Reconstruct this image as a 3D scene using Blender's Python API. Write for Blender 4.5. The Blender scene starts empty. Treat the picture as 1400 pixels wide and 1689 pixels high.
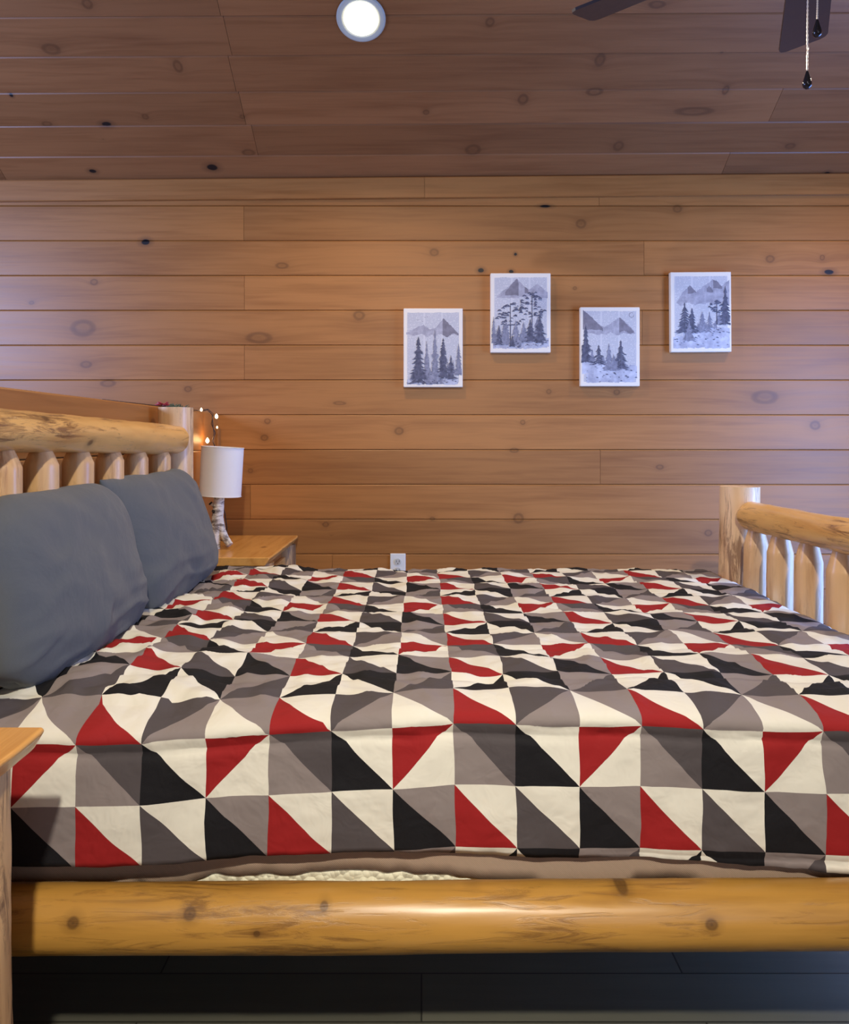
import bpy, bmesh, math, random
from math import pi, sin, cos, radians
from mathutils import Vector, Matrix, noise

# ------------------------------------------------------------------ camera, light, exposure
C = bpy.context.scene.collection
SC = bpy.context.scene
EYE = 1.23            # camera height above the floor
F = 1290.0            # focal length in pixels of the 1400 px wide frame
VPX, VPY = 695.0, 724.0
WALL_Y = 3.85
SLOPE = radians(30)
RIDGE_Y = 0.8
CEIL0 = EYE + 1.286   # height where the ceiling starts at the back wall

cam_d = bpy.data.cameras.new('camera'); cam = bpy.data.objects.new('camera', cam_d); C.objects.link(cam)
cam_d.sensor_fit = 'HORIZONTAL'; cam_d.sensor_width = 36.0
cam_d.lens = F / 1400 * 36
cam_d.shift_x = (700 - VPX) / 1400
cam_d.shift_y = -(844.5 - VPY) / 1400
cam_d.clip_start = 0.02
cam.location = (0, 0, EYE); cam.rotation_euler = (pi / 2, 0, 0)
SC.camera = cam
SC.view_settings.view_transform = 'Standard'; SC.view_settings.look = 'None'
SC.view_settings.gamma = 1.0; SC.view_settings.use_curve_mapping = False
SC.view_settings.exposure = -0.22

W = bpy.data.worlds.new('world'); SC.world = W; W.use_nodes = True
W.node_tree.nodes['Background'].inputs[0].default_value = (0.45, 0.6, 1.0, 1)
W.node_tree.nodes['Background'].inputs[1].default_value = 0.35

def ceil_z(y):
    if y >= RIDGE_Y: return CEIL0 + (WALL_Y - y) * math.tan(SLOPE)
    return CEIL0 + (WALL_Y - RIDGE_Y) * math.tan(SLOPE) - (RIDGE_Y - y) * math.tan(SLOPE)

def area(name, loc, target, sx, sy, power, col, disk=False, spread=pi):
    l = bpy.data.lights.new(name, 'AREA'); l.energy = power; l.color = col
    l.shape = 'DISK' if disk else 'RECTANGLE'; l.size = sx
    if not disk: l.size_y = sy
    l.spread = spread
    o = bpy.data.objects.new(name, l); C.objects.link(o); o.location = loc
    o.rotation_euler = (Vector(target) - Vector(loc)).to_track_quat('-Z', 'Y').to_euler()
    return o
BLUE = (0.36, 0.50, 1.0); WARM = (1.0, 0.78, 0.50)
P_LEFT, P_RIGHT, P_BACK = 140, 140, 20
P_CAN_FAR, P_CAN_NEAR = 24, 33
area('window_light_left', (-3.3, 2.0, EYE + 0.75), (-1.0, 2.3, EYE + .4), 1.3, 0.9, P_LEFT, BLUE)
area('window_light_right', (2.74, 2.3, EYE - 0.1), (0.5, 2.5, EYE - .25), 1.1, 1.9, P_RIGHT, (0.20, 0.40, 1.0))
area('window_light_front', (1.1, -2.1, EYE + 0.3), (0.6, 3.0, EYE), 1.6, 1.2, P_BACK, (0.8, 0.86, 1.0))

# ------------------------------------------------------------------ helpers
def at(px, py, d):
    return Vector(((px - VPX) / F * d, d, EYE + (VPY - py) / F * d))
def world_of(o):
    m = o.matrix_basis.copy()
    while o.parent is not None:
        o = o.parent; m = o.matrix_basis @ m
    return m
def me_obj(name, verts, faces, mat=None, parent=None, mtx=None, smooth=False, mats=None, mi=None, uvs=None):
    me = bpy.data.meshes.new(name); me.from_pydata([tuple(v) for v in verts], [], faces)
    for m in (mats or ([mat] if mat else [])): me.materials.append(m)
    if mi: me.polygons.foreach_set('material_index', mi)
    if smooth: me.polygons.foreach_set('use_smooth', [True] * len(me.polygons))
    if uvs:
        ul = me.uv_layers.new(name='UVMap')
        for l in me.loops: ul.data[l.index].uv = uvs[l.vertex_index]
    me.update()
    o = bpy.data.objects.new(name, me); C.objects.link(o)
    mtx = mtx or Matrix.Identity(4)
    if parent is not None:
        o.parent = parent; o.matrix_basis = world_of(parent).inverted() @ mtx
    else: o.matrix_basis = mtx
    return o
class MB:
    def __init__(s): s.v = []; s.f = []; s.m = []
    def add(s, v, f, m=0, mt=None):
        b = len(s.v)
        s.v += [Vector(p) if mt is None else mt @ Vector(p) for p in v]
        s.f += [tuple(i + b for i in q) for q in f]; s.m += [m] * len(f)
    def box(s, x0, x1, y0, y1, z0, z1, m=0, mt=None):
        s.add([(x0,y0,z0),(x1,y0,z0),(x1,y1,z0),(x0,y1,z0),(x0,y0,z1),(x1,y0,z1),(x1,y1,z1),(x0,y1,z1)],
              [(0,3,2,1),(4,5,6,7),(0,1,5,4),(1,2,6,5),(2,3,7,6),(3,0,4,7)], m, mt)
    def lathe(s, prof, n=32, m=0, mt=None):
        v = []; f = []
        for r, z in prof:
            for k in range(n): v.append((r*cos(2*pi*k/n), r*sin(2*pi*k/n), z))
        for i in range(len(prof)-1):
            for k in range(n):
                a = i*n+k; b = i*n+(k+1) % n; f.append((a, b, b+n, a+n))
        f.append(tuple(range(n-1, -1, -1))); f.append(tuple((len(prof)-1)*n + k for k in range(n)))
        s.add(v, f, m, mt)
    def tube(s, pts, rads, n=8, m=0):
        pts = [Vector(p) for p in pts]
        if not hasattr(rads, '__len__'): rads = [rads]*len(pts)
        v = []; f = []; up = Vector((0.31, 0.17, 0.93)).normalized()
        for i, p in enumerate(pts):
            t = (pts[min(i+1, len(pts)-1)] - pts[max(i-1, 0)]).normalized()
            a = t.cross(up)
            if a.length < 1e-3: a = t.cross(Vector((1, 0, 0)))
            a.normalize(); b = t.cross(a)
            for k in range(n): v.append(p + (a*cos(2*pi*k/n) + b*sin(2*pi*k/n))*rads[i])
        for i in range(len(pts)-1):
            for k in range(n):
                q = i*n+k; w = i*n+(k+1) % n; f.append((q, w, w+n, q+n))
        f.append(tuple(range(n-1, -1, -1))); f.append(tuple((len(pts)-1)*n+k for k in range(n)))
        s.add(v, f, m)
    def build(s, name, mat=None, parent=None, mtx=None, smooth=False, mats=None, bevel=0):
        o = me_obj(name, s.v, s.f, mat, parent, mtx, smooth, mats, s.m if mats else None)
        if bevel:
            b = o.modifiers.new('bevel', 'BEVEL'); b.width = bevel; b.segments = 2; b.limit_method = 'ANGLE'
        return o
def tag(o, label=None, cat=None, group=None, kind=None):
    if label: o['label'] = label
    if cat: o['category'] = cat
    if group: o['group'] = group
    if kind: o['kind'] = kind
    return o
def thing(name, loc, label, cat, group=None):
    o = bpy.data.objects.new(name, None); C.objects.link(o); o.matrix_basis = Matrix.Translation(loc)
    o.empty_display_size = 0.05
    return tag(o, label, cat, group)
def smooth_angle(o):
    me = o.data; me.polygons.foreach_set('use_smooth', [True]*len(me.polygons))
    me.set_sharp_from_angle(angle=radians(38))
def lerp_table(t, x):
    if x <= t[0][0]: return t[0][1]
    for (a, b), (c, d) in zip(t, t[1:]):
        if x <= c: return b + (d-b)*(x-a)/(c-a)
    return t[-1][1]
def sstep(a, b, x):
    t = max(0, min(1, (x-a)/(b-a))); return t*t*(3-2*t)

# ------------------------------------------------------------------ materials
class NT:
    def __init__(s, name):
        s.mat = bpy.data.materials.new(name); s.mat.use_nodes = True
        s.t = s.mat.node_tree; s.b = s.t.nodes['Principled BSDF']
    def n(s, kind, **kw):
        o = s.t.nodes.new(kind)
        for k, v in kw.items(): setattr(o, k, v)
        return o
    def put(s, sock, v):
        if hasattr(v, 'is_output') or isinstance(v, bpy.types.NodeSocket): s.t.links.new(v, sock)
        else: sock.default_value = v
    def math(s, op, a, b=None, c=None, clamp=False):
        o = s.n('ShaderNodeMath', operation=op, use_clamp=clamp); s.put(o.inputs[0], a)
        if b is not None: s.put(o.inputs[1], b)
        if c is not None: s.put(o.inputs[2], c)
        return o.outputs[0]
    def vmath(s, op, a, b=None, c=None):
        o = s.n('ShaderNodeVectorMath', operation=op); s.put(o.inputs[0], a)
        if b is not None: s.put(o.inputs[1], b)
        if c is not None: s.put(o.inputs[2], c)
        return o.outputs['Value'] if op == 'LENGTH' else o.outputs[0]
    def coord(s, kind='Object'): return s.n('ShaderNodeTexCoord').outputs[kind]
    def map(s, v, scale=(1,1,1), loc=(0,0,0), rot=(0,0,0)):
        o = s.n('ShaderNodeMapping'); s.t.links.new(v, o.inputs['Vector'])
        o.inputs['Scale'].default_value = scale; o.inputs['Location'].default_value = loc; o.inputs['Rotation'].default_value = rot
        return o.outputs[0]
    def noise(s, v, scale=5, detail=4, rough=.55, dist=0):
        o = s.n('ShaderNodeTexNoise'); s.t.links.new(v, o.inputs['Vector'])
        o.inputs['Scale'].default_value = scale; o.inputs['Detail'].default_value = detail
        o.inputs['Roughness'].default_value = rough; o.inputs['Distortion'].default_value = dist
        return o.outputs['Fac']
    def ramp(s, fac, stops, const=False):
        o = s.n('ShaderNodeValToRGB'); s.put(o.inputs[0], fac); e = o.color_ramp.elements
        if const: o.color_ramp.interpolation = 'CONSTANT'
        while len(e) > 1: e.remove(e[-1])
        e[0].position = stops[0][0]; e[0].color = col4(stops[0][1])
        for p, c in stops[1:]:
            k = e.new(p); k.color = col4(c)
        return o.outputs['Color']
    def mix(s, fac, a, b, mode='MIX'):
        o = s.n('ShaderNodeMix', data_type='RGBA', blend_type=mode)
        s.put(o.inputs[0], fac); s.put(o.inputs[6], a if not isinstance(a, (tuple, list)) else col4(a))
        s.put(o.inputs[7], b if not isinstance(b, (tuple, list)) else col4(b)); return o.outputs[2]
    def bump(s, h, strength=.3, dist=.01):
        o = s.n('ShaderNodeBump'); o.inputs['Strength'].default_value = strength; o.inputs['Distance'].default_value = dist
        s.put(o.inputs['Height'], h); s.t.links.new(o.outputs[0], s.b.inputs['Normal'])
    def setp(s, **kw):
        for k, v in kw.items(): s.put(s.b.inputs[k.replace('_', ' ')], v)
def col4(c):
    if isinstance(c, (int, float)): return (c, c, c, 1)
    return (c[0], c[1], c[2], 1) if len(c) == 3 else c
def srgb(r, g, b):
    f = lambda c: (c/255/12.92) if c/255 <= .04045 else ((c/255+.055)/1.055)**2.4
    return (f(r), f(g), f(b), 1)
def plain(name, c, rough=.5, metal=0, **kw):
    m = NT(name); m.setp(Base_Color=col4(c), Roughness=rough, Metallic=metal)
    v = m.noise(m.coord(), 30, 3); m.setp(Roughness=m.math('MULTIPLY_ADD', v, .1, rough-.05))
    for k, x in kw.items(): m.b.inputs[k.replace('_', ' ')].default_value = x
    return m.mat

def pine(name, light, dark, knots=(), seed=0.0, rough=.42):
    """stained tongue and groove pine; boards run along local x, local z goes across them"""
    m = NT(name); co = m.coord()
    flat = m.vmath('MULTIPLY', co, (1, 0, 1))
    wob = m.noise(m.map(co, (3, 1, 9), (seed, 0, 0)), 1.5, 3)
    wv = m.n('ShaderNodeCombineXYZ'); m.put(wv.inputs[2], m.math('MULTIPLY_ADD', wob, .02, -.01))
    fl = m.vmath('ADD', flat, wv.outputs[0])
    acc = {0: None, 1: None}
    for (u, v, ru, rv, dk) in knots:
        d = m.vmath('LENGTH', m.vmath('MULTIPLY_ADD', fl, (1/ru, 0, 1/rv), (-u/ru, 0, -v/rv)))
        acc[dk] = d if acc[dk] is None else m.math('MINIMUM', acc[dk], d)
    # scattered small generic knots
    sc = m.vmath('MULTIPLY', fl, (2.6, 0, 5.2)); vo = m.n('ShaderNodeTexVoronoi'); m.put(vo.inputs['Vector'], m.vmath('ADD', sc, (seed+3.3, 0, seed)))
    vo.inputs['Scale'].default_value = 1.0; vd = m.math('MULTIPLY', vo.outputs['Distance'], 42)
    sepc = m.n('ShaderNodeSeparateColor'); m.put(sepc.inputs[0], vo.outputs['Color'])
    vd = m.math('ADD', vd, m.math('MULTIPLY', m.math('GREATER_THAN', sepc.outputs[0], .34), 50))
    ring = vd if acc[0] is None else m.math('MINIMUM', acc[0], vd)
    infl = m.math('POWER', 2.718, m.math('MULTIPLY', ring, -.55))
    att = m.n('ShaderNodeAttribute', attribute_name='tone').outputs['Fac']
    gx = m.n('ShaderNodeSeparateXYZ'); m.put(gx.inputs[0], co)
    gz = m.math('ADD', gx.outputs[2], m.math('MULTIPLY', infl, .035))
    gv = m.n('ShaderNodeCombineXYZ'); m.put(gv.inputs[0], m.math('MULTIPLY_ADD', att, 7.0, gx.outputs[0])); m.put(gv.inputs[2], gz)
    m.put(gv.inputs[1], m.math('MULTIPLY', att, 13))
    g1 = m.noise(m.map(gv.outputs[0], (1.3, 1, 34), (seed, seed, 0)), 1.6, 5, .6, .6)
    g2 = m.noise(m.map(gv.outputs[0], (.9, 1, 8), (seed+5, 0, 0)), 1.4, 3, .5)
    fac = m.math('ADD', m.math('MULTIPLY', g1, .55), m.math('MULTIPLY', g2, .5))
    base = m.ramp(fac, [(.28, dark), (.56, light), (.8, tuple(min(1, c*1.12) for c in light[:3]))])
    tone = m.math('MULTIPLY_ADD', att, .24, .88)
    base = m.mix(1.0, base, m.n('ShaderNodeCombineColor').outputs[0], 'MULTIPLY') if False else base
    hs = m.n('ShaderNodeHueSaturation'); m.put(hs.inputs['Color'], base); m.put(hs.inputs['Value'], tone)
    base = hs.outputs[0]
    kd = tuple(c*.45 for c in dark[:3])
    kr = m.ramp(m.math('MULTIPLY', ring, .25), [(0, 0.40), (.12, .32), (.19, .62), (.25, .55), (.31, .16), (.5, .06), (.8, 0)])
    base = m.mix(kr, base, kd)
    if acc[1] is not None:
        kr2 = m.ramp(m.math('MULTIPLY', acc[1], .25), [(0, 1), (.2, 1), (.27, .35), (.6, 0)])
        base = m.mix(kr2, base, (.012, .008, .007))
    m.setp(Base_Color=base, Roughness=m.math('MULTIPLY_ADD', g1, .15, rough-.07))
    m.b.inputs['Specular IOR Level'].default_value = .45
    m.bump(g1, .12, .002)
    return m.mat

def log_mat(name, light, mid, dark, seed=0.0, streak=.6, rough=.38, knots=()):
    """peeled log: local z runs along the log"""
    m = NT(name); co = m.coord()
    oi = m.n('ShaderNodeObjectInfo').outputs['Random']
    ov = m.n('ShaderNodeCombineXYZ'); m.put(ov.inputs[2], m.math('MULTIPLY', oi, 17)); m.put(ov.inputs[0], m.math('MULTIPLY', oi, 3))
    p = m.vmath('ADD', co, ov.outputs[0])
    g = m.noise(m.map(p, (26, 26, 1.7), (seed, 0, 0)), 1.3, 5, .6, .5)
    g2 = m.noise(m.map(p, (7, 7, 2.2), (0, seed, 0)), 1.6, 3, .5, .8)
    base = m.ramp(m.math('ADD', m.math('MULTIPLY', g, .6), m.math('MULTIPLY', g2, .45)), [(.3, mid), (.52, light), (.75, tuple(min(1, c*1.15) for c in light[:3]))])
    b = m.noise(m.map(p, (42, 42, 5), (1, 0, seed)), 1.1, 6, .72, .8)
    b2 = m.noise(m.map(p, (5, 5, 1.8), (9, 3, seed)), 1.3, 2)
    st = m.ramp(m.math('MULTIPLY', b, m.math('MULTIPLY_ADD', b2, 1.2, .4)), [(.58-.1*streak, 0), (.72-.1*streak, streak)])
    base = m.mix(st, base, dark)
    vo = m.n('ShaderNodeTexVoronoi'); m.put(vo.inputs['Vector'], m.map(p, (9, 9, 5), (2, seed, 0))); vo.inputs['Scale'].default_value = .8
    base = m.mix(m.ramp(vo.outputs['Distance'], [(0, .9), (.05, .8), (.085, .25), (.16, 0)]), base, tuple(c*.55 for c in dark[:3]))
    acc = None
    for (ky, kz, kr_) in knots:
        d = m.vmath('LENGTH', m.vmath('MULTIPLY_ADD', m.vmath('MULTIPLY', co, (0, 1, 1)), (0, 1/kr_, .8/kr_), (0, -ky/kr_, -.8*kz/kr_)))
        acc = d if acc is None else m.math('MINIMUM', acc, d)
    if acc is not None:
        acc = m.math('ADD', acc, m.math('MULTIPLY_ADD', b, .6, -.3))
        base = m.mix(m.ramp(m.math('MULTIPLY', acc, .25), [(0, .9), (.1, .7), (.2, .75), (.3, .25), (.6, 0)]), base, tuple(c*.5 for c in dark[:3]))
    m.setp(Base_Color=base, Roughness=rough); m.b.inputs['Coat Weight'].default_value = .08; m.b.inputs['Coat Roughness'].default_value = .25
    m.bump(m.math('ADD', m.math('MULTIPLY', g, .4), m.math('MULTIPLY', st, -.5)), .35, .004)
    return m.mat

def fabric(name, c, bump=.25, scale=14, weave=900, rough=.85, sheen=.2):
    m = NT(name); co = m.coord()
    n = m.noise(co, scale, 4, .55, .4); w = m.noise(co, weave, 1)
    c2 = tuple(x*.86 for x in c[:3])
    m.setp(Base_Color=m.mix(w, c, c2), Roughness=rough); m.b.inputs['Sheen Weight'].default_value = sheen
    m.bump(m.math('ADD', n, m.math('MULTIPLY', w, .04)), bump, .02)
    return m.mat

def kpos_wall(px, py, rx, ry, dk=0):
    k = WALL_Y/F; return ((px-VPX)*k, EYE+(VPY-py)*k, rx*k, ry*k, dk)
def kpos_ceil(px, py, rx, ry, dk=0):
    q = (VPY-py)/F     # (1.286+s sin)/(3.85-s cos)=q
    s = (q*WALL_Y-1.286)/(sin(SLOPE)+q*cos(SLOPE)); d = WALL_Y-s*cos(SLOPE)
    q2 = (VPY-py-1)/F; s2 = (q2*WALL_Y-1.286)/(sin(SLOPE)+q2*cos(SLOPE))
    return ((px-VPX)*d/F, s, rx*d/F, ry*abs(s-s2), dk)
wall_knots = [kpos_wall(*k) for k in [(240,399,7,5,1),(465,438,10,5),(716,416,7,6),(793,446,5,4,1),(843,448,4,3,1),(958,369,8,7),(1117,345,7,6),
 (1270,427,7,6),(1367,449,8,4,1),(899,340,9,2.5,1),(155,465,6,5),(52,500,4,3),(137,541,19,13),(142,601,9,6),(592,521,9,7),(427,557,20,8),
 (178,632,12,6),(310,642,6,5),(658,711,7,6),(436,722,6,5),(441,695,5,4),(848,743,7,4),(862,697,4,4),(855,855,8,8),(1088,770,6,4),
 (1344,702,8,7),(1261,655,20,11),(1017,647,5,4),(413,776,4,4),(537,865,5,4),(1168,879,6,5),(713,856,4,3),(850,419,2.5,2.5,1),(948,475,3,3),(1356,425,4,4),(905,646,4,4),(560,665,10,3)]]
ceil_knots = [kpos_ceil(*k) for k in [(809,37,7,7),(990,101,8,10),(1197,152,5,7),(1145,186,30,7),(981,153,13,6),(176,202,8,4,1),(350,274,9,5,1),
 (153,279,6,3,1),(85,77,14,9),(294,107,7,9),(145,3,8,8),(78,201,8,4),(240,190,5,4),(703,185,5,4),(863,165,8,8),(1020,243,8,7),(1303,245,8,4),
 (780,248,12,8),(1085,9,13,6),(1363,291,5,4,1),(410,250,10,5),(400,191,4,3),(19,153,3,3,1)]]
PL = srgb(168, 111, 55); PD = srgb(138, 86, 39)
M_wall = pine('stained_pine_wall', PL, PD, wall_knots, 0.0)
M_ceil = pine('stained_pine_ceiling', srgb(142, 93, 54), srgb(118, 73, 40), ceil_knots, 2.7)
M_pine = pine('stained_pine_plain', PL, PD, (), 7.1)
M_log = log_mat('peeled_log_pale', srgb(226, 190, 142), srgb(196, 148, 98), srgb(112, 74, 48), 1.0, .75)
M_rail = log_mat('peeled_log_golden', srgb(218, 168, 96), srgb(188, 130, 64), srgb(104, 62, 34), 4.0, .8, .28)
M_siderail = log_mat('peeled_log_side_rail', srgb(176, 130, 58), srgb(142, 98, 38), srgb(92, 56, 26), 8.0, .6, .36,
    [((866*1.0e-3)+(VPY-py)/F*1.365, (px-VPX)/F*1.365+.897, rr) for px, py, rr in [(120,1520,.009),(311,1510,.009),(533,1503,.006),(424,1537,.005),(783,1475,.009),(1036,1486,.009),(1173,1528,.009),(1250,1480,.004)]])
M_spin = log_mat('peeled_log_spindle', srgb(214, 172, 120), srgb(182, 132, 84), srgb(140, 92, 58), 6.0, .4)
M_slab = log_mat('varnished_slab', srgb(216, 160, 86), srgb(190, 130, 60), srgb(130, 80, 38), 12.0, .15, .2)
M_bark = log_mat('rough_live_edge', srgb(190, 150, 100), srgb(140, 100, 62), srgb(80, 52, 32), 3.0, .8, .6)
M_pillow = fabric('slate_cotton', srgb(84, 88, 90), .5, 6, sheen=.1)
M_tan = None
M_dark = plain('dark_backing', (.02, .013, .01), .9)
M_glass = plain('window_glass', (1, 1, 1), .02); M_glass.node_tree.nodes['Principled BSDF'].inputs['Transmission Weight'].default_value = 1
M_white = plain('painted_white', srgb(235, 235, 230), .4)

m = NT('waffle_white'); co = m.coord()
vx = m.n('ShaderNodeTexVoronoi'); m.put(vx.inputs['Vector'], m.map(co, (1, .3, 1))); vx.inputs['Scale'].default_value = 85
m.setp(Base_Color=col4(srgb(232, 230, 205)), Roughness=.85); m.bump(m.math('MULTIPLY', vx.outputs['Distance'], -1), .9, .006); M_waffle = m.mat
m = NT('tan_blanket'); co = m.coord()
wv = m.n('ShaderNodeTexWave', wave_type='BANDS', bands_direction='DIAGONAL'); m.put(wv.inputs['Vector'], co); wv.inputs['Scale'].default_value = 170; wv.inputs['Distortion'].default_value = 1
m.setp(Base_Color=m.mix(wv.outputs['Fac'], srgb(168, 146, 126), srgb(148, 126, 108)), Roughness=.9); m.bump(wv.outputs['Fac'], .25, .003); M_tan = m.mat

# laminate floor
m = NT('grey_laminate'); co = m.coord()
br = m.n('ShaderNodeTexBrick'); m.put(br.inputs['Vector'], m.map(co, (1, 1, 1))); br.inputs['Scale'].default_value = 1
br.inputs['Brick Width'].default_value = 1.2; br.inputs['Row Height'].default_value = .15; br.inputs['Mortar Size'].default_value = .002
br.inputs['Color1'].default_value = srgb(104, 103, 90); br.inputs['Color2'].default_value = srgb(90, 89, 78); br.inputs['Mortar'].default_value = srgb(40, 38, 34)
g = m.noise(m.map(co, (1.5, 22, 1)), 2, 5, .6, .5)
m.setp(Base_Color=m.mix(m.math('MULTIPLY', g, .5), br.outputs['Color'], srgb(60, 60, 52)), Roughness=.35); M_floor = m.mat

# ------------------------------------------------------------------ tongue and groove boards
def boards(name, x0, x1, z_edges, joints, mat, mtx, seed=0, depth=.02, back=.06, kind='structure'):
    rnd = random.Random(seed); v = []; f = []; tones = []
    for r in range(len(z_edges)-1):
        a, b = z_edges[r], z_edges[r+1]
        xs = [x0] + sorted(joints.get(r, [])) + [x1]
        for i in range(len(xs)-1):
            p, q = xs[i]+.0008, xs[i+1]-.0008
            prof = [(a+.0004, depth), (a+.0006, .0035), (a+.0022, 0), (b-.0058, 0), (b-.0010, .0035), (b-.0006, depth)]
            base = len(v); tn = rnd.random()
            for xx in (p, q):
                for z, y in prof: v.append((xx, y, z))
            n = len(prof)
            for k in range(n-1): f.append((base+k, base+n+k, base+n+k+1, base+k+1)); tones.append(tn)
            f.append(tuple(base+k for k in range(n))); tones.append(tn)
            f.append(tuple(base+n+n-1-k for k in range(n))); tones.append(tn)
    nb = len(v); y0 = depth*.55
    a, b = z_edges[0], z_edges[-1]
    v += [(x0,y0,a),(x1,y0,a),(x1,back,a),(x0,back,a),(x0,y0,b),(x1,y0,b),(x1,back,b),(x0,back,b)]
    f += [tuple(nb+i for i in q) for q in [(0,3,2,1),(4,5,6,7),(0,1,5,4),(1,2,6,5),(2,3,7,6),(3,0,4,7)]]; tones += [.3]*6
    o = me_obj(name, v, f, mat, None, mtx)
    at_ = o.data.attributes.new('tone', 'FLOAT', 'FACE'); at_.data.foreach_set('value', tones)
    if kind: o['kind'] = kind
    return o
BW = .1715
def wall_edges(z_top):
    z = EYE+.4626
    lo = z - BW*math.floor(z/BW); e = [0.0] + ([lo] if lo > .02 else [])
    while e[-1]+BW < z_top-.004: e.append(e[-1]+BW)
    e.append(z_top); return e
XL, XR = -3.5, 2.8
we = wall_edges(EYE+1.30)
wx = lambda px: (px-VPX)*WALL_Y/F
jw = {}
def rowat(py): 
    z = EYE+(VPY-py)*WALL_Y/F
    return max(i for i in range(len(we)-1) if we[i] <= z)
for py, xs in [(365,[402]),(425,[1062]),(480,[403]),(540,[1059]),(600,[403]),(655,[]),(712,[]),(768,[990]),(820,[413]),(880,[]),(925,[548]),(333,[988])]:
    jw[rowat(py)] = [wx(x) for x in xs]
boards('wall_back', XL, XR, we, jw, M_wall, Matrix.Translation((0, WALL_Y, 0)), 3)
# crown trim at the head of the back wall
TILT = Matrix.Rotation(-.0085, 4, 'Y')
tb = boards('trim_1', XL, XR, [-.052, .052], {0: [wx(700)]}, M_pine, Matrix.Translation((0, WALL_Y-.022, EYE+1.233)) @ TILT, 5, .018, .022)
# sloping ceilings
SL = (WALL_Y-RIDGE_Y)/cos(SLOPE)
ce = [0.0, .1395]
while ce[-1]+BW < SL: ce.append(ce[-1]+BW)
ce.append(SL)
def cx(px, s): return (px-VPX)*(WALL_Y-s*cos(SLOPE))/F
jc = {0: [cx(-5, .1), cx(1200, .1)], 1: [cx(422, .2)], 2: [cx(400, .4), cx(1280,.4)], 3: [cx(385, .55)], 4: [cx(388, .6)], 5: [cx(372, .75)], 6: [cx(900, 1)]}
for r in range(7, len(ce)-1): jc[r] = [random.Random(r).uniform(-2.5, 2.2)]
RC = Matrix.Rotation(radians(60), 4, 'X')
CT = Matrix.Translation((0, WALL_Y, CEIL0))
boards('ceiling', XL, XR, ce, jc, M_ceil, CT @ Matrix.Rotation(-.006, 4, 'Y') @ RC, 8)
FR_Y = -2.25
ce2 = [0.0]
while ce2[-1]+BW < (RIDGE_Y-FR_Y)/cos(SLOPE): ce2.append(ce2[-1]+BW)
boards('ceiling_front', XL, XR, ce2, {}, M_pine, Matrix.Translation((-.7, FR_Y, ceil_z(FR_Y))) @ Matrix.Rotation(pi, 4, 'Z') @ RC, 9)
# front, side walls (with window openings)
def wall_panels(name, mtx, u0, u1, ztop, hole, seed):
    """boarded wall as four pieces around one opening, joined in one mesh"""
    h0, h1, hz0, hz1 = hole
    pieces = []
    for (a, b, z0, z1) in [(u0, h0, 0, ztop), (h1, u1, 0, ztop), (h0, h1, 0, hz0), (h0, h1, hz1, ztop)]:
        if b-a < .01 or z1-z0 < .01: continue
        e = [z0]
        while e[-1]+BW < z1-.01: e.append(e[-1]+BW)
        e.append(z1); pieces.append(boards(name, a, b, e, {}, M_pine, Matrix.Identity(4), seed))
    bm = bmesh.new()
    for p in pieces: bm.from_mesh(p.data)
    me = bpy.data.meshes.new(name); bm.to_mesh(me); bm.free(); me.materials.append(M_pine)
    for p in pieces: bpy.data.objects.remove(p)
    o = bpy.data.objects.new(name, me); C.objects.link(o); o.matrix_basis = mtx; o['kind'] = 'structure'
    o.name = name
    return o
TOPZ = ceil_z(RIDGE_Y)+.1
LWM = Matrix.Translation((XL, 0, 0)) @ Matrix.Rotation(pi/2, 4, 'Z')       # boards face +x, u = y
RWM = Matrix.Translation((XR, 0, 0)) @ Matrix.Rotation(-pi/2, 4, 'Z')      # boards face -x, u = -y
FWM = Matrix.Translation((0, FR_Y, 0)) @ Matrix.Rotation(pi, 4, 'Z')       # boards face +y, u = -x
wall_panels('wall_left', LWM, FR_Y, WALL_Y, TOPZ, (1.3, 2.7, EYE+.25, EYE+1.25), 21)
wall_panels('wall_right', RWM, -WALL_Y, -FR_Y, TOPZ, (-2.9, -1.7, 0.08, 2.15), 22)
wall_panels('wall_front', FWM, -XR, -XL, TOPZ, (-1.95, -.25, EYE-.35, EYE+.95), 23)
def window(name, mtx, w, h, cols):
    b = MB(); t = .05
    b.box(-w/2, w/2, -.02, .05, 0, t); b.box(-w/2, w/2, -.02, .05, h-t, h)
    b.box(-w/2, -w/2+t, -.02, .05, t, h-t); b.box(w/2-t, w/2, -.02, .05, t, h-t)
    for k in range(1, cols): b.box(-w/2+w*k/cols-.02, -w/2+w*k/cols+.02, -.01, .04, t, h-t)
    o = b.build(name, M_pine, None, mtx, bevel=.004); o['kind'] = 'structure'
    return o
window('window_1', LWM @ Matrix.Translation((2.0, 0, EYE+.25)), 1.4, 1.0, 2)
window('door_1', RWM @ Matrix.Translation((-2.3, 0, .08)), 1.2, 2.07, 1)
window('window_2', FWM @ Matrix.Translation((-1.1, 0, EYE-.35)), 1.7, 1.3, 2)
b = MB(); b.box(XL, XR, FR_Y, WALL_Y, -.05, 0); fl = b.build('floor', M_floor); fl['kind'] = 'structure'
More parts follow.
